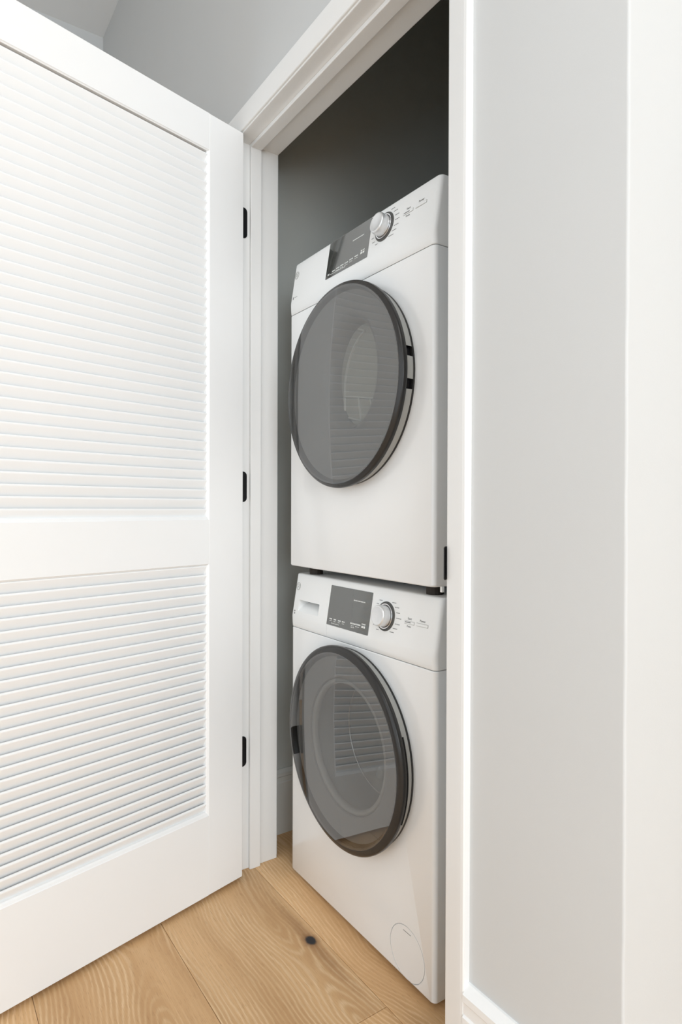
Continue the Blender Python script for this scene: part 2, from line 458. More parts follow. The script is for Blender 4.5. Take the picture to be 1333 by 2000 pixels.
# baseboards -------------------------------------------------------
def base_profile(h, th):
    # (depth from wall, z)
    return [(0, 0), (th, 0), (th, h * 0.80), (th * 0.80, h * 0.815), (th * 0.80, h * 0.885), (th * 0.98, h * 0.90), (th * 0.98, h * 0.945), (th * 0.25, h * 1.0), (0, h)]
bp_ = base_profile(0.256, 0.016)
CAS_OUT = 0.9010
bm = prism([(-d, z) for d, z in bp_], 'x', CAS_OUT, CORNER_X + 0.016)
struct('baseboard_right', bm, TRIM, 'white moulded baseboard right of the closet casing', 'baseboard')
bm = prism([(CORNER_X + d, z) for d, z in bp_], 'y', 0.0, ROOM_Y1)
struct('baseboard_corner', bm, TRIM, 'white baseboard round the outside corner', 'baseboard')
bp2 = base_profile(0.202, 0.014)
bm = prism([(CLO_X0 + d, z) for d, z in bp2], 'y', JAMB_Y + 0.011, CLO_Y1 - 0.001)
struct('baseboard_closet', bm, CLOBASE, 'pale moulded baseboard inside the dark closet, left of washer', 'baseboard')
bm = prism([(-d, z) for d, z in bp_], 'x', ROOM_X0, -0.053)
struct('baseboard_left', bm, TRIM, 'white baseboard behind the open louvered door', 'baseboard')

bm = prism([(ROOM_X0 + d, z) for d, z in bp_], 'y', ROOM_Y0, -0.017)
struct('baseboard_side', bm, TRIM, 'white baseboard along the side wall beyond the open door', 'baseboard')

# door frame -------------------------------------------------------
frame = tag(empty('trim_1', (0, 0, 0)), 'white painted door frame and casing around the closet opening', 'door frame', kind='structure')
CAS_Y = -0.0135
CW = 0.0510
RV = 0.0035
ci_l, ci_r, ci_h = -RV, OPEN_W + RV, HEAD + RV
def casing_ring(pts):
    """mitred casing legs: profile across the width (w from inner edge, y)"""
    return pts
prof = [(0.0, 0.0), (0.0, -0.0042), (0.0012, -0.0058), (0.0030, -0.0064), (CW - 0.016, CAS_Y + 0.0012), (CW - 0.008, CAS_Y), (CW - 0.002, CAS_Y), (CW, CAS_Y + 0.0016), (CW, 0.0)]
# left leg, head, right leg with mitred ends
def leg(side):
    x_in = ci_l if side < 0 else ci_r
    low = [(x_in + side * w, y, 0.0) for w, y in prof]
    hi = [(x_in + side * w, y, ci_h + w) for w, y in prof]
    return loft([low, hi])
finish('casing', leg(-1), TRIM, frame)
finish('casing', leg(1), TRIM, frame)
finish('casing', loft([[(ci_l - w, y, ci_h + w) for w, y in prof], [(ci_r + w, y, ci_h + w) for w, y in prof]]), TRIM, frame)
# jambs
finish('jamb', box_bm(-0.018, 0.0, 0.0, JAMB_Y, 0, HEAD + 0.018, bevel=0.0018), TRIM, frame)
finish('jamb', box_bm(OPEN_W, OPEN_W + 0.018, 0.0, JAMB_Y, 0, HEAD + 0.018, bevel=0.0018), TRIM, frame)
finish('jamb', box_bm(-0.002, OPEN_W + 0.002, 0.0, JAMB_Y, HEAD, HEAD + 0.018, bevel=0.0018), TRIM, frame)
# stops
SY0, SY1, ST = 0.0405, 0.0740, 0.011
finish('door_stop', box_bm(0.0, ST, SY0, SY1, 0, HEAD, bevel=0.0016), TRIM, frame)
finish('door_stop', box_bm(OPEN_W - ST, OPEN_W, SY0, SY1, 0, HEAD, bevel=0.0016), TRIM, frame)
finish('door_stop', box_bm(ST - 0.001, OPEN_W - ST + 0.001, SY0, SY1, HEAD - ST, HEAD, bevel=0.0016), TRIM, frame)
# strike plate with curved lip on the right jamb
bm = bmesh.new()
pts = [(0.030, -0.0006), (0.004, -0.0006), (-0.004, 0.0010), (-0.009, 0.0040), (-0.0125, 0.0056)]
z0, z1 = 0.914, 0.971
vs = []
for y, x in pts:
    ins = max(0, (-y - 0.010)) * 0.9
    vs.append([(OPEN_W + x, y, z0 + ins), (OPEN_W + x - 0.0012, y - 0.0006, z0 + ins), (OPEN_W + x - 0.0012, y - 0.0006, z1 - ins), (OPEN_W + x, y, z1 - ins)])
finish('strike_plate', loft(vs), BLACK, frame, smooth=True)

# ------------------------------------------------------------------ louvered door
DANG = 0.2491
HX, HY = 0.0458, 0.0
DW, DT = 0.842, 0.035
DZ0, DZ1 = 0.012, 2.068
# local frame: x along the door from the hinge edge, y = -outward normal (0 at visible face, +DT behind), z up
door = tag(empty('door_1', (HX, HY, 0)), 'white louvered closet door standing open at left', 'door', kind='structure')
Dv = Vector((math.sin(DANG), -math.cos(DANG), 0)); Nv = Vector((math.cos(DANG), math.sin(DANG), 0))
# the local y axis is -N: right handed with z up?  x cross y = z  ->  Dv x (-Nv)
Rm = Matrix((( Dv.x, -Nv.x, 0), (Dv.y, -Nv.y, 0), (0, 0, 1)))
flip = Rm.determinant()
SGN = 1.0 if flip > 0 else -1.0
door.rotation_euler = math.atan2(Dv.y, Dv.x) and (0, 0, math.atan2(Dv.y, Dv.x))
# after rotating x onto Dv, local +y = z cross Dv
ly = Vector((-Dv.y, Dv.x, 0))
BACK = -1.0 if ly.dot(Nv) > 0 else 1.0      # local y of the hidden side is BACK*DT
def dy(d): return BACK * d
def dbox(u0, u1, d0, d1, z0, z1, bevel=0.0008):
    a, b_ = sorted((dy(d0), dy(d1)))
    return box_bm(u0, u1, a, b_, z0, z1, bevel=bevel, seg=1)
SW = 0.1145
finish('stile', dbox(0.0, SW, 0, DT, DZ0, DZ1, 0.0012), DOORP, door)
finish('stile', dbox(DW - SW, DW, 0, DT, DZ0, DZ1, 0.0012), DOORP, door)
rails = [(DZ0, 0.2235), (0.8875, 1.0040), (1.9725, DZ1)]
for a, b_ in rails:
    finish('rail', dbox(SW, DW - SW, 0, DT, a, b_, 0.0003), DOORP, door)
panels = [(0.2235, 0.8875), (1.0040, 1.9725)]
CH = 0.0060
for a, b_ in panels:
    bm = bmesh.new()
    # mitred sticking on both faces: outer loop at face, ogee-ish to inner loop
    secs = [(0.0, 0.0005), (0.0010, 0.0016), (0.0038, 0.0030), (CH, 0.0056), (CH, DT - 0.0056), (0.0038, DT - 0.0030), (0.0, DT - 0.0005)]
    loops = []
    for ins, d in secs:
        u0, u1 = SW + ins, DW - SW - ins; z0, z1 = a + ins * 1.5, b_ - min(ins, 0.0034)
        loops.append([bm.verts.new(p) for p in ((u0, dy(d), z0), (u1, dy(d), z0), (u1, dy(d), z1), (u0, dy(d), z1))])
    for l0, l1 in zip(loops, loops[1:] + loops[:1]):
        for i in range(4):
            j = (i + 1) % 4
            bm.faces.new((l0[i], l0[j], l1[j], l1[i]))
    finish('panel_moulding', bm, DOORP, door)
# slats
PITCH_S = 0.02515
def slat_mesh():
    # cross section: top edge at visible side (depth small), bottom edge at hidden side, rounded ends
    depth, drop, th = 0.0190, 0.0370, 0.0072
    ang = math.atan2(-drop, depth)
    ax = Vector((math.cos(ang), math.sin(ang))); nx = Vector((-ax.y, ax.x))
    Ls = math.hypot(depth, drop)
    poly = []
    h = th / 2
    for s, c0 in ((1, Ls / 2), (-1, -Ls / 2)):
        for i in range(5):
            a = (-90 + 45 * i) if s > 0 else (90 + 45 * i)
            a = math.radians(a)
            p = ax * (c0 - s * h + h * math.cos(a)) + nx * (h * math.sin(a))
            poly.append(p)
    # poly coords: (depth, z) ; shift so that the top front corner is at depth 0.0055, z 0
    top = max(poly, key=lambda p: p.y)
    mind = min(p.x for p in poly)
    poly = [(p.x - mind + 0.0038, p.y - top.y + 0.0015) for p in poly]
    bm = prism([(dy(d), z) for d, z in poly], 'x', SW + CH - 0.004, DW - SW - CH + 0.004)
    bmesh.ops.recalc_face_normals(bm, faces=bm.faces[:])
    me = bpy.data.meshes.new('slat'); bm.to_mesh(me); bm.free(); me.materials.append(DOORP)
    for p in me.polygons: p.use_smooth = True
    me.set_sharp_from_angle(angle=math.radians(46))
    return me
SM = slat_mesh()
rs = random.Random(11)
zl = [0.2544 + i * PITCH_S for i in range(26)] + [1.0320 + i * PITCH_S for i in range(38)]
for z in zl:
    o = bpy.data.objects.new('slat', SM); COL.objects.link(o); o.parent = door
    o.location = (0, 0, z + (rs.random() - 0.5) * 0.0007)
# hinges: jamb leaf, door leaf, knuckle – black, rounded corners
Winv = None
def hinge(zc):
    bm = bmesh.new()
    h, r = 0.0435, 0.012
    def leafpoly(w):
        pts = [(0.0, -h), ]
        for i in range(5):
            a = math.radians(-90 + 22.5 * i); pts.append((w - r + r * math.cos(a), -h + r + r * math.sin(a)))
        for i in range(5):
            a = math.radians(22.5 * i); pts.append((w - r + r * math.cos(a), h - r + r * math.sin(a)))
        pts.append((0.0, h)); return pts
    P = leafpoly(0.0335)
    join_bm(bm, loft([[(0.0001, y, zc + z) for y, z in P], [(0.0012, y, zc + z) for y, z in P]]))
    c = Vector((-0.001, -0.0205)); rk = 0.0052
    join_bm(bm, loft([[(0.004 + rk * math.cos(i * math.pi / 6), -0.0075 + rk * math.sin(i * math.pi / 6), zc - h) for i in range(12)],
                      [(0.004 + rk * math.cos(i * math.pi / 6), -0.0075 + rk * math.sin(i * math.pi / 6), zc + h) for i in range(12)]]))
    o = finish('hinge', bm, BLACK, None)
    o.parent = door
    o.matrix_parent_inverse = Matrix.Rotation(-math.atan2(Dv.y, Dv.x), 4, 'Z') @ Matrix.Translation((-HX, -HY, 0))
    o['label'] = 'matte black door hinge'
for zc in (1.8445, 1.0955, 0.3400): hinge(zc)

# ------------------------------------------------------------------ appliances
def appliance(name, loc, yaw, W, zref, zb, zs, zt, door_c, R, yf, rg, washer, label, cat):
    root = tag(empty(name, loc, yaw), label, cat)
    Z = lambda z: z - zref
    D = 0.60
    rc = 0.011
    def outline(front, inset=0.0, back=D, r=rc):
        pts = []
        x0, x1 = inset, W - inset
        for cx, a0 in ((x0 + r, 180), (x1 - r, 270)):
            for i in range(9):
                a = math.radians(a0 + 90 * i / 8)
                pts.append((cx + r * math.cos(a), front + r + r * math.sin(a)))
        pts += [(x1, back), (x0, back)]
        return pts
    # cabinet
    def ring(z, front, inset, back=D): return [(x, y, Z(z)) for x, y in outline(front, inset, back)]
    e = 0.004
    cab = loft([ring(zb, e, e), ring(zb + 0.0012, e * 0.4, e * 0.4), ring(zb + e, 0, 0), ring(zs - 0.0022, 0, 0), ring(zs - 0.0008, 0.001, 0.0008)])
    tc, zc = door_c
    rin = 0.158
    cut = lathe([(0, -0.05), (rin + 0.012, -0.05), (rin + 0.012, 0.02), (rin, 0.03), (rin, 0.50), (0, 0.50)], tc, Z(zc), 64)
    cab = boolean(cab, cut)
    if washer:
        fc = (0.5105, 0.0705)
        cut2 = lathe([(0.0565, -0.01), (0.0565, 0.0035), (0.0582, 0.0035), (0.0582, -0.01), (0.0565, -0.01)], fc[0], Z(fc[1]), 64)
        cab = boolean(cab, cut2)
    finish('cabinet', cab, APPL, root, smooth=True)
    # control panel profile
    def yp(z): return 0.001 + (z - (zs + 0.05)) * 0.016 / 0.097
    prof = [(zs + 0.0008, 0.0012), (zs + 0.0022, 0.0), (zs + 0.012, -0.0012), (zs + 0.022, -0.0016), (zs + 0.030, yp(zs + 0.030) + 0.0004), (zs + 0.034, yp(zs + 0.034))]
    nseg = 6
    for i in range(1, nseg + 1):
        z = zs + 0.034 + (zt - 0.004 - zs - 0.034) * i / nseg
        prof.append((z, yp(z)))
    rings = [ring(z, y, 0.0010 if i == 0 else 0.0) for i, (z, y) in enumerate(prof)]
    rings += [ring(zt - 0.0012, yp(zt) + 0.0012, 0.0012), ring(zt, yp(zt) + 0.0042, 0.004)]
    pan = loft(rings)
    if washer:
        # wedge-shaped grip pocket of the detergent drawer
        t0, t1, za, zb_ = 0.034, 0.140, 0.7485, 0.779
        lo, hi = [], []
        for z, yy in ((zb_, -0.02), (zb_, 0.050), (zb_ - 0.006, 0.048), (zb_ - 0.012, 0.028), (za + 0.007, yp(za) + 0.008), (za, yp(za) + 0.0003), (za, -0.02)):
            lo.append((t0, yy, Z(z))); hi.append((t1, yy, Z(z)))
        pan = boolean(pan, loft([lo, hi]))
        pan = boolean(pan, box_bm(0.1848, 0.1860, -0.02, 0.012, Z(zs - 0.001), Z(zs + 0.0345)))
    finish('control_panel', pan, APPL2, root, smooth=True)
    # strip set in the seam, its colour standing for the gap's shade
    finish('panel_seam', loft([[(x, y, Z(zs - 0.003)) for x, y in outline(0.003, 0.003)], [(x, y, Z(zs + 0.003)) for x, y in outline(0.003, 0.003)]], cap=False), GAPW if washer else GAP, root)
    # things lying on the tilted panel plane: (t, z) -> 3D, d = height above the plane
    nl = math.hypot(0.016, 0.097); ny, nz = -0.097 / nl, 0.016 / nl
    def on(t, z, d): return (t, yp(z) + ny * d, Z(z) + nz * d)
    def plate(pts, d0, d1): return loft([[on(t, z, d0) for t, z in pts], [on(t, z, d1) for t, z in pts]])
    def rect(t0, t1, z0, z1, r=0.0):
        if r <= 0: return [(t0, z0), (t1, z0), (t1, z1), (t0, z1)]
        pts = []
        for cx, cz, a0 in ((t1 - r, z0 + r, 270), (t1 - r, z1 - r, 0), (t0 + r, z1 - r, 90), (t0 + r, z0 + r, 180)):
            for i in range(4):
                a = math.radians(a0 + 30 * i); pts.append((cx + r * math.cos(a), cz + r * math.sin(a)))
        return pts
    if washer: dt0, dt1, dz0, dz1 = 0.1865, 0.3660, 0.7355, 0.8355
    else: dt0, dt1, dz0, dz1 = 0.1835, 0.3635, 0.7600, 0.8565
    disp = finish('display', plate(rect(dt0, dt1, dz0, dz1, 0.0015), -0.001, 0.0008), DISP, root)
    disp['label'] = 'smoked glass display of the control panel'
    # pale print on the display (illegibly small in the photograph: strokes)
    rp = random.Random(5 if washer else 6)
    bm = bmesh.new()
    w_, h_ = dt1 - dt0, dz1 - dz0
    def strokes(u0, u1, v, hgt, n):
        x = u0
        for i in range(n):
            ww = (u1 - u0) / n
            a, b2 = x + ww * 0.08, x + ww * (0.70 + 0.2 * rp.random())
            join_bm(bm, plate(rect(dt0 + a * w_, dt0 + b2 * w_, dz0 + v * h_, dz0 + (v + hgt) * h_), 0.0008, 0.0010))
            x += ww
    if washer:
        for u in (0.06, 0.17, 0.28, 0.38): strokes(u, u + 0.07, 0.145, 0.03, 3); strokes(u, u + 0.07, 0.105, 0.012, 1)
        strokes(0.13, 0.32, 0.05, 0.014, 7); strokes(0.125, 0.145, 0.045, 0.03, 1)
        strokes(0.58, 0.70, 0.165, 0.035, 4); strokes(0.70, 0.82, 0.170, 0.035, 4); strokes(0.84, 0.93, 0.215, 0.03, 3)
        strokes(0.60, 0.68, 0.125, 0.012, 2); strokes(0.70, 0.80, 0.125, 0.012, 2); strokes(0.84, 0.93, 0.14, 0.05, 2); strokes(0.60, 0.69, 0.085, 0.016, 2)
        strokes(0.60, 0.86, 0.725, 0.025, 10); strokes(0.595, 0.615, 0.72, 0.035, 1)
    else:
        for u, v in ((0.16, 0.12), (0.26, 0.14), (0.36, 0.15), (0.47, 0.15), (0.58, 0.17), (0.70, 0.18)):
            strokes(u, u + 0.085, v, 0.03, 3); strokes(u, u + 0.085, v - 0.05, 0.014, 2)
        strokes(0.83, 0.93, 0.24, 0.03, 2); strokes(0.83, 0.93, 0.17, 0.05, 2)
        strokes(0.60, 0.86, 0.66, 0.024, 10)
        strokes(0.05, 0.10, 0.07, 0.05, 2); strokes(0.12, 0.50, 0.065, 0.016, 9)
    tag(finish('display_print', bm, PRINTL, disp), kind='stuff')
    # dial
    dc = (0.4225, 0.7890) if washer else (0.4180, 0.8125)
    def disc(r0, d0, r1, d1, n=48):
        return loft([[on(dc[0] + r0 * math.cos(2 * math.pi * i / n), dc[1] + r0 * math.sin(2 * math.pi * i / n), d0) for i in range(n)],
                     [on(dc[0] + r1 * math.cos(2 * math.pi * i / n), dc[1] + r1 * math.sin(2 * math.pi * i / n), d1) for i in range(n)]])
    dial = finish('dial', disc(0.0335, -0.001, 0.0330, 0.0012), RINGM, root)
    def annulus(r0, r1, d0, d1, n=64):
        bm = bmesh.new()
        q = []
        for r, d in ((r1, d0), (r1, d1), (r0, d1), (r0, d0)):
            q.append([bm.verts.new(on(dc[0] + r * math.cos(2 * math.pi * i / n), dc[1] + r * math.sin(2 * math.pi * i / n), d)) for i in range(n)])
        for a, b2 in zip(q, q[1:] + q[:1]):
            for i in range(n): bm.faces.new((a[i], a[(i + 1) % n], b2[(i + 1) % n], b2[i]))
        return bm
    finish('chrome_ring', annulus(0.0258, 0.0282, 0.0012, 0.0042), CHROME, dial, smooth=True)
    finish('ring_gap', disc(0.0255, 0.0010, 0.0255, 0.0016), BLACK, dial)
    n = 96
    rings = []
    for r, d, kn in ((0.0238, 0.0014, 0), (0.0240, 0.004, 1), (0.0236, 0.019, 1), (0.0230, 0.0235, 0), (0.0218, 0.0250, 0), (0.0195, 0.0254, 0), (0.0185, 0.0250, 0)):
        rings.append([on(dc[0] + (r + (0.00035 if (i % 2 and kn) else 0)) * math.cos(2 * math.pi * i / n), dc[1] + (r + (0.00035 if (i % 2 and kn) else 0)) * math.sin(2 * math.pi * i / n), d) for i in range(n)])
    finish('knob', loft(rings), KNOBM, dial, smooth=True, angle=25)
    # programme names around the dial: strokes
    bm = bmesh.new()
    for i, a in enumerate((62, 40, 20, 2, -18, -36, -56)):
        a = math.radians(a); r = 0.0385
        x = dc[0] + r * math.cos(a); z = dc[1] + r * math.sin(a) * 0.98
        wd = rp.uniform(0.013, 0.018); nn = rp.choice((3, 4, 5))
        for j in range(nn):
            a0, a1 = x + wd * j / nn, x + wd * (j + 0.78) / nn
            join_bm(bm, plate(rect(a0, a1, z - 0.0008, z + 0.0008), 0.0, 0.0003))
    for i, a in enumerate((118, 140, 160, 200, 220, 242)):
        a = math.radians(a); r = 0.0385
        x = dc[0] + r * math.cos(a); z = dc[1] + r * math.sin(a) * 0.98
        wd = rp.uniform(0.009, 0.012); nn = rp.choice((2, 3))
        if x - wd < dt1 + 0.001: continue
        for j in range(nn):
            a0, a1 = x - wd + wd * j / nn, x - wd + wd * (j + 0.78) / nn
            join_bm(bm, plate(rect(a0, a1, z - 0.0008, z + 0.0008), 0.0, 0.0003))
    tag(finish('cycle_labels', bm, PRINTD, root), kind='stuff')
    # buttons
    if washer: bts = ((0.4900, 0.5235, 0.7835, 0.7905), (0.5300, 0.5675, 0.7840, 0.7910))
    else: bts = ((0.4840, 0.5180, 0.8105, 0.8175), (0.5250, 0.5610, 0.8105, 0.8175))
    for i, (a, b2, c, d) in enumerate(bts):
        fr = finish('button', plate(rect(a, b2, c, d, 0.0012), -0.0005, 0.0002), SILVER, root)
        finish('button_cap', plate(rect(a + 0.0009, b2 - 0.0009, c + 0.0009, d - 0.0009, 0.0008), 0.0, 0.0010), APPL2, fr)
        if i == 0: finish('indicator', plate(rect(a + 0.003, b2 - 0.012, (c + d) / 2 - 0.0004, (c + d) / 2 + 0.0012), 0.0009, 0.0012), RINGM, fr)
    bm = bmesh.new()
    def put(s, t, z, size):
        tb = text_bm(s, size)
        join_bm(bm, tb, lambda co: on(t + co.x, z + co.y, 0.0003 + (co.z if co.z > 0 else 0)))
    zc0 = (bts[0][2] + bts[0][3]) / 2; tm0 = (bts[0][0] + bts[0][1]) / 2; tm1 = (bts[1][0] + bts[1][1]) / 2
    put('Start', tm0, zc0 + 0.0085, 0.0068); put('Pause', tm0, zc0 - 0.0080, 0.0058); put('Power', tm1, zc0 + 0.0090, 0.0068)
    tag(finish('button_lettering', bm, PRINTD, root), kind='stuff')
    # round brand badge: ring with script monogram
    lc = (0.0200, 0.8150) if washer else (0.0200, 0.8240)
    bm = bmesh.new(); n = 40
    def ann(r0, r1, d1):
        q = []
        for r, d in ((r1, 0.0), (r1, d1), (r0, d1), (r0, 0.0)):
            q.append([bm.verts.new(on(lc[0] + r * math.cos(2 * math.pi * i / n), lc[1] + r * math.sin(2 * math.pi * i / n), d)) for i in range(n)])
        for a, b2 in zip(q, q[1:] + q[:1]):
            for i in range(n): bm.faces.new((a[i], a[(i + 1) % n], b2[(i + 1) % n], b2[i]))
    ann(0.0094, 0.0106, 0.0006)
    tb = text_bm('GE', 0.0105)
    join_bm(bm, tb, lambda co: on(lc[0] + co.x + 0.18 * co.y, lc[1] + co.y, 0.0002 + (co.z if co.z > 0 else 0)))
    for k_ in range(4):      # the four swirls inside the ring
        for j in range(8):
            a = math.radians(k_ * 90 + 20 + j * 6); a2 = math.radians(k_ * 90 + 26 + j * 6); rr_ = 0.0080 - 0.0005 * (j % 8) * 0.5
            p0 = (lc[0] + rr_ * math.cos(a), lc[1] + rr_ * math.sin(a)); p1 = (lc[0] + rr_ * math.cos(a2), lc[1] + rr_ * math.sin(a2))
            q0 = (lc[0] + (rr_ + 0.0005) * math.cos(a2), lc[1] + (rr_ + 0.0005) * math.sin(a2)); q1 = (lc[0] + (rr_ + 0.0005) * math.cos(a), lc[1] + (rr_ + 0.0005) * math.sin(a))
            join_bm(bm, plate([p0, p1, q0, q1], 0.0, 0.0004))
    finish('brand_badge', bm, SILVER, root)['label'] = 'round grey brand monogram'
    # small dark print under the badge
    bm = bmesh.new()
    zm = 0.7435 if washer else 0.7575
    if washer:
        join_bm(bm, plate(rect(0.0155, 0.0205, zm + 0.001, zm + 0.0055, 0.001), 0.0, 0.0004))
        join_bm(bm, plate(rect(0.0160, 0.0210, zm - 0.005, zm - 0.001, 0.001), 0.0, 0.0004))
    else:
        join_bm(bm, plate(rect(0.0160, 0.0205, zm - 0.003, zm + 0.004, 0.0008), 0.0, 0.0004))
        for i in range(4): join_bm(bm, plate(rect(0.024 + i * 0.004, 0.0272 + i * 0.004, zm + 0.0006, zm + 0.0018), 0.0, 0.0003))
    tag(finish('small_print', bm, PRINTD, root), kind='stuff')

    # ---------------- round door
    dr = empty('porthole_door'); dr.parent = root
    # that empty is a part of the machine; the pieces below are its sub-parts
    bez = [(rg - 0.004, yf - 0.0035), (rg + 0.0005, yf - 0.0052), (rg + 0.002, yf - 0.0050), (R - 0.006, yf - 0.0030), (R - 0.0022, yf - 0.0008), (R, yf + 0.0022), (R + 0.0004, yf + 0.008), (R, yf + 0.0110), (R - 0.004, yf + 0.0125), (R - 0.013, yf + 0.0125),
           (rg - 0.010, yf + 0.0125), (rg - 0.010, yf + 0.006), (rg - 0.004, yf - 0.0035)]
    finish('bezel', lathe(bez, tc, Z(zc), 128), BEZEL, dr, smooth=True, angle=40)
    rs_ = R - 0.0080
    sil = [(rs_ - 0.02, yf + 0.0122), (rs_, yf + 0.0122), (rs_ + 0.0012, yf + 0.016), (rs_, -0.0052), (rs_ - 0.003, -0.0030), (rs_ - 0.03, -0.0030), (rs_ - 0.02, yf + 0.0122)]
    if washer:
        finish('door_ring', lathe(sil, tc, Z(zc), 128), SILVER, dr, smooth=True, angle=40)
        # dark finger grip on the right edge of the door
        grip = [(rs_ - 0.004, yf + 0.013), (rs_ + 0.0095, yf + 0.013), (rs_ + 0.0070, yf + 0.0160), (rs_ + 0.002, yf + 0.0175), (rs_ - 0.004, yf + 0.0175), (rs_ - 0.004, yf + 0.013)]
        g = lathe(grip, tc, Z(zc), 40, math.radians(-24), math.radians(22))
        for i in (0, -1): pass
        finish('finger_grip', g, BEZEL, dr, smooth=True, angle=40)
    else:
        # ring in two pieces, interrupted by the hinge block on the right
        a1 = math.asin((0.5155 - zc) / rs_); a2 = math.asin((0.4245 - zc) / rs_)
        finish('door_ring', lathe(sil, tc, Z(zc), 128, a1, a2 + 2 * math.pi), SILVER, dr, smooth=True, angle=40)
        b1 = math.asin((0.4935 - zc) / rs_); b2 = math.asin((0.4460 - zc) / rs_)
        finish('hinge_block', lathe(sil, tc, Z(zc), 16, b2, b1), SILVER, dr, smooth=True, angle=40)
        hb = [(r - 0.006 if r > rs_ - 0.01 else r, y) for r, y in sil]
        finish('hinge_recess', lathe(hb, tc, Z(zc), 24, a2 - 0.02, a1 + 0.02), BLACK, dr, smooth=True, angle=40)
    # rear gasket line between ring and cabinet
    finish('rear_gasket', lathe([(rs_ + 0.0006, -0.0046), (rs_ + 0.0006, -0.0004), (rin + 0.012, -0.0004), (rin + 0.012, -0.0046), (rs_ + 0.0006, -0.0046)], tc, Z(zc), 128), BEZEL, dr, smooth=True, angle=40)
    # smoked front glass, slightly domed
    gp = []
    dome = 0.0070
    for i in range(13):
        r = (rg + 0.0005) * i / 12; gp.append((r, yf - 0.0052 - dome * (1 - (r / rg) ** 2)))
    for i in range(12, -1, -1):
        r = (rg - 0.0035) * i / 12; gp.append((r, yf - 0.0022 - dome * (1 - (r / rg) ** 2)))
    finish('door_glass', lathe(gp, tc, Z(zc), 128), GLASS, dr, smooth=True, angle=60)
    # inner liner behind the glass
    if washer:
        rh = 0.150
        lin = [(rg - 0.0095, yf + 0.008), (rg - 0.020, yf + 0.012), (rh + 0.022, yf + 0.014), (rh + 0.013, yf + 0.018), (rh + 0.010, yf + 0.028), (rh + 0.014, yf + 0.030), (rg - 0.010, yf + 0.0145), (rg - 0.0095, yf + 0.008)]
        finish('door_liner', lathe(lin, tc, Z(zc), 96), LINER, dr, smooth=True, angle=40)
        rimp = [(rh + 0.005 + 0.007 * math.cos(math.radians(a_)), -0.006 + 0.010 * math.sin(math.radians(a_))) for a_ in range(0, 361, 30)]
        finish('bowl_rim', lathe(rimp, tc, Z(zc), 96), RIML, dr, smooth=True, angle=60)
        bowl = []
        for i in range(10):
            a = math.radians(90 * i / 9)
            bowl.append(((rh - 0.002) * math.cos(a) if i < 9 else 0.0, 0.0 + 0.075 * math.sin(a)))
        finish('glass_bowl', lathe(bowl, tc, Z(zc), 96), glass_bowl_mat, dr, smooth=True, angle=60)
        finish('drum_gasket', lathe([(rin + 0.0112, 0.004), (rin + 0.0112, 0.019), (rin - 0.001, 0.032), (rin - 0.0015, 0.098), (rin - 0.006, 0.098), (rin - 0.006, 0.040), (rin + 0.004, 0.012), (rin + 0.0112, 0.004)], tc, Z(zc), 96), GASKET, root, smooth=True, angle=40)
        rd = rin - 0.004
        drum = finish('drum', lathe([(rd, 0.10), (rd, 0.44), (rd - 0.01, 0.452), (0.06, 0.46), (0.055, 0.45), (0, 0.45), (0, 0.462), (rd - 0.004, 0.462), (rd + 0.0035, 0.45), (rd + 0.0035, 0.10), (rd, 0.10)], tc, Z(zc), 96), STEEL, root, smooth=True, angle=40)
        lip = [(rd - 0.002 + 0.0022 * math.cos(math.radians(a_)), 0.1 + 0.0022 * math.sin(math.radians(a_))) for a_ in range(0, 361, 45)]
        finish('drum_lip', lathe(lip, tc, Z(zc), 96), CHROME, drum, smooth=True, angle=80)
        for i in range(3):
            a = math.radians(90 + 120 * i + 35)
            cxp, czp = tc + (rd - 0.018) * math.cos(a), Z(zc) + (rd - 0.018) * math.sin(a)
            bm = box_bm(-0.012, 0.012, 0.13, 0.42, -0.017, 0.017, bevel=0.006)
            bmesh.ops.rotate(bm, verts=bm.verts[:], cent=(0, 0, 0), matrix=Matrix.Rotation(-a + math.pi / 2, 3, 'Y'))
            bmesh.ops.translate(bm, verts=bm.verts[:], vec=(cxp, 0, czp))
            finish('lifter', bm, STEEL, drum, smooth=True)
        # filter cover at the bottom right
        fcv = finish('filter_cover', lathe([(0.0, 0.0002), (0.0560, 0.0002), (0.0562, 0.003), (0.0, 0.003)], fc[0], Z(fc[1]), 64), APPL, root, smooth=True, angle=40)
        finish('finger_slot', box_bm(fc[0] - 0.0125, fc[0] + 0.0125, -0.0003, 0.002, Z(fc[1] + 0.0445), Z(fc[1] + 0.0458)), PRINTD, fcv)
    else:
        # dark liner with an off-centre oval window into the drum side of the door
        n = 96
        ec, erx, erz = (0.3200, 0.4945), 0.0965, 0.1245
        def circ(r, y): return [(tc + r * math.cos(2 * math.pi * i / n), y, Z(zc) + r * math.sin(2 * math.pi * i / n)) for i in range(n)]
        def oval(k, y): return [(ec[0] + (erx + k) * math.cos(2 * math.pi * i / n), y, Z(ec[1]) + (erz + k) * math.sin(2 * math.pi * i / n)) for i in range(n)]
        finish('door_liner', loft([circ(rg - 0.0095, yf + 0.008), circ(rg - 0.022, yf + 0.012), oval(0.022, yf + 0.016), oval(0.008, yf + 0.024), oval(0.0, 0.016), oval(-0.001, 0.030), circ(rg - 0.060, 0.012), circ(rg - 0.016, -0.004), circ(rg - 0.0095, yf + 0.008)], cap=False), LINER, dr, smooth=True, angle=50)
        finish('inner_window', loft([oval(-0.0008, 0.024), oval(-0.0008, 0.029)]), OVALM, dr)
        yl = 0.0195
        lf = bmesh.new()
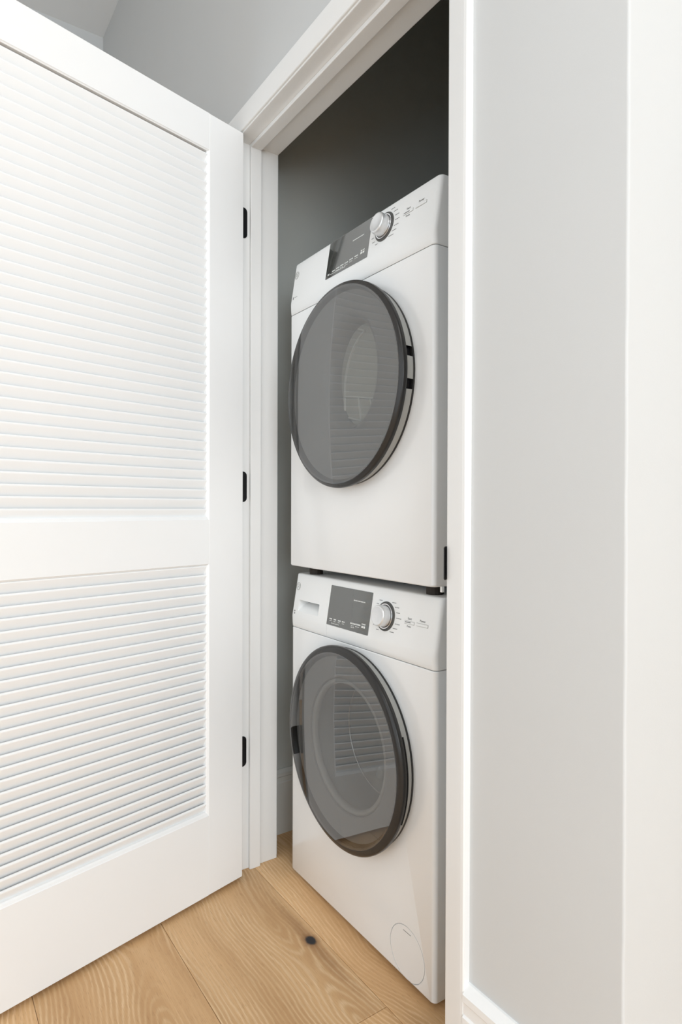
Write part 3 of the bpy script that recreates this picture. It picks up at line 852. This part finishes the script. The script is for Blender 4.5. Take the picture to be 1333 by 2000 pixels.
        def bar(p, q_, w=0.0017):
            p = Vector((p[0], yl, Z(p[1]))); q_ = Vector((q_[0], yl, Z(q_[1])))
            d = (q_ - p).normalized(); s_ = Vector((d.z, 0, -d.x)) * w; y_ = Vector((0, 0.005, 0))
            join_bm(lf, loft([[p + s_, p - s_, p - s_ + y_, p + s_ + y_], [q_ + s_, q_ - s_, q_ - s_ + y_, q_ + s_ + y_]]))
        for line in REFLECT_LINES:
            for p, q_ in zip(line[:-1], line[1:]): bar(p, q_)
        finish('reflection_bars', lf, APPL2, dr)  # pale bars modelled in place of a reflection in the glass
    # feet
    for fx in (0.055, W - 0.055):
        for fy in (0.055, D - 0.06):
            if washer: bm = loft([[(fx + 0.02 * math.cos(i * math.pi / 8), fy + 0.02 * math.sin(i * math.pi / 8), z) for i in range(16)] for z in (0.0002, zb + 0.001)])
            else: bm = loft([[(fx + 0.019 * math.cos(i * math.pi / 8), fy + 0.019 * math.sin(i * math.pi / 8), z) for i in range(16)] for z in (0.0002, Z(zb) + 0.001)])
            finish('foot', bm, RUBBER, root)
    if not washer:
        finish('bracket_tab', box_bm(W - 0.0068, W - 0.0004, 0.024, 0.031, Z(zb) - 0.0115, Z(zb) + 0.001, bevel=0.001), APPL2, root)
    return root

glass_bowl_mat = glass_mat('clear_bowl_glass', (0.93, 0.94, 0.93), 1.5, 0.03)
REFLECT_LINES = [((0.302, 0.610), (0.327, 0.600), (0.305, 0.590), (0.2868, 0.575), (0.2700, 0.556), (0.2584, 0.536), (0.2490, 0.512), (0.2440, 0.490), (0.2425, 0.462), (0.2425, 0.412)),  # paths of the bars that stand for a reflection
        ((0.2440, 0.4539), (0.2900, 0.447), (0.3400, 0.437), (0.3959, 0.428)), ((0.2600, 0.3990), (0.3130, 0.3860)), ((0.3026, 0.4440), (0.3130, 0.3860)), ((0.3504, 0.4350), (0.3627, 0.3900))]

appliance('washing_machine', (0.0853, 0.1332, 0.0), -0.0106, 0.5977, 0.0, 0.012, 0.7008, 0.8510, (0.2955, 0.4570), 0.2428, -0.0352, 0.2265, True,
          'white front-loading washing machine standing on the oak floor, below the dryer', 'washer')
appliance('tumble_dryer', (0.0890, 0.1239, 0.851), -0.0084, 0.5955, -0.011, 0.012, 0.7119, 0.8600, (0.3015, 0.4648), 0.2428, -0.0385, 0.2330, False,
          'white tumble dryer stacked on top of the washing machine', 'dryer')

# ------------------------------------------------------------------ added ceiling lamp, out of view, put in as overhead fill
lamp = tag(empty('added_ceiling_light', (CL[0], CL[1], CEIL)), 'square flush ceiling light panel, added unseen as fill', 'light')
bm = bmesh.new()
for a in ((-0.6, 0.6, -0.6, -0.56), (-0.6, 0.6, 0.56, 0.6), (-0.6, -0.56, -0.56, 0.56), (0.56, 0.6, -0.56, 0.56)):
    bx(bm, a[0], a[1], a[2], a[3], -0.05, 0)
finish('fill_lamp_frame', bm, TRIM, lamp)
finish('diffuser', box_bm(-0.56, 0.56, -0.56, 0.56, -0.045, -0.03), DIFF, lamp)
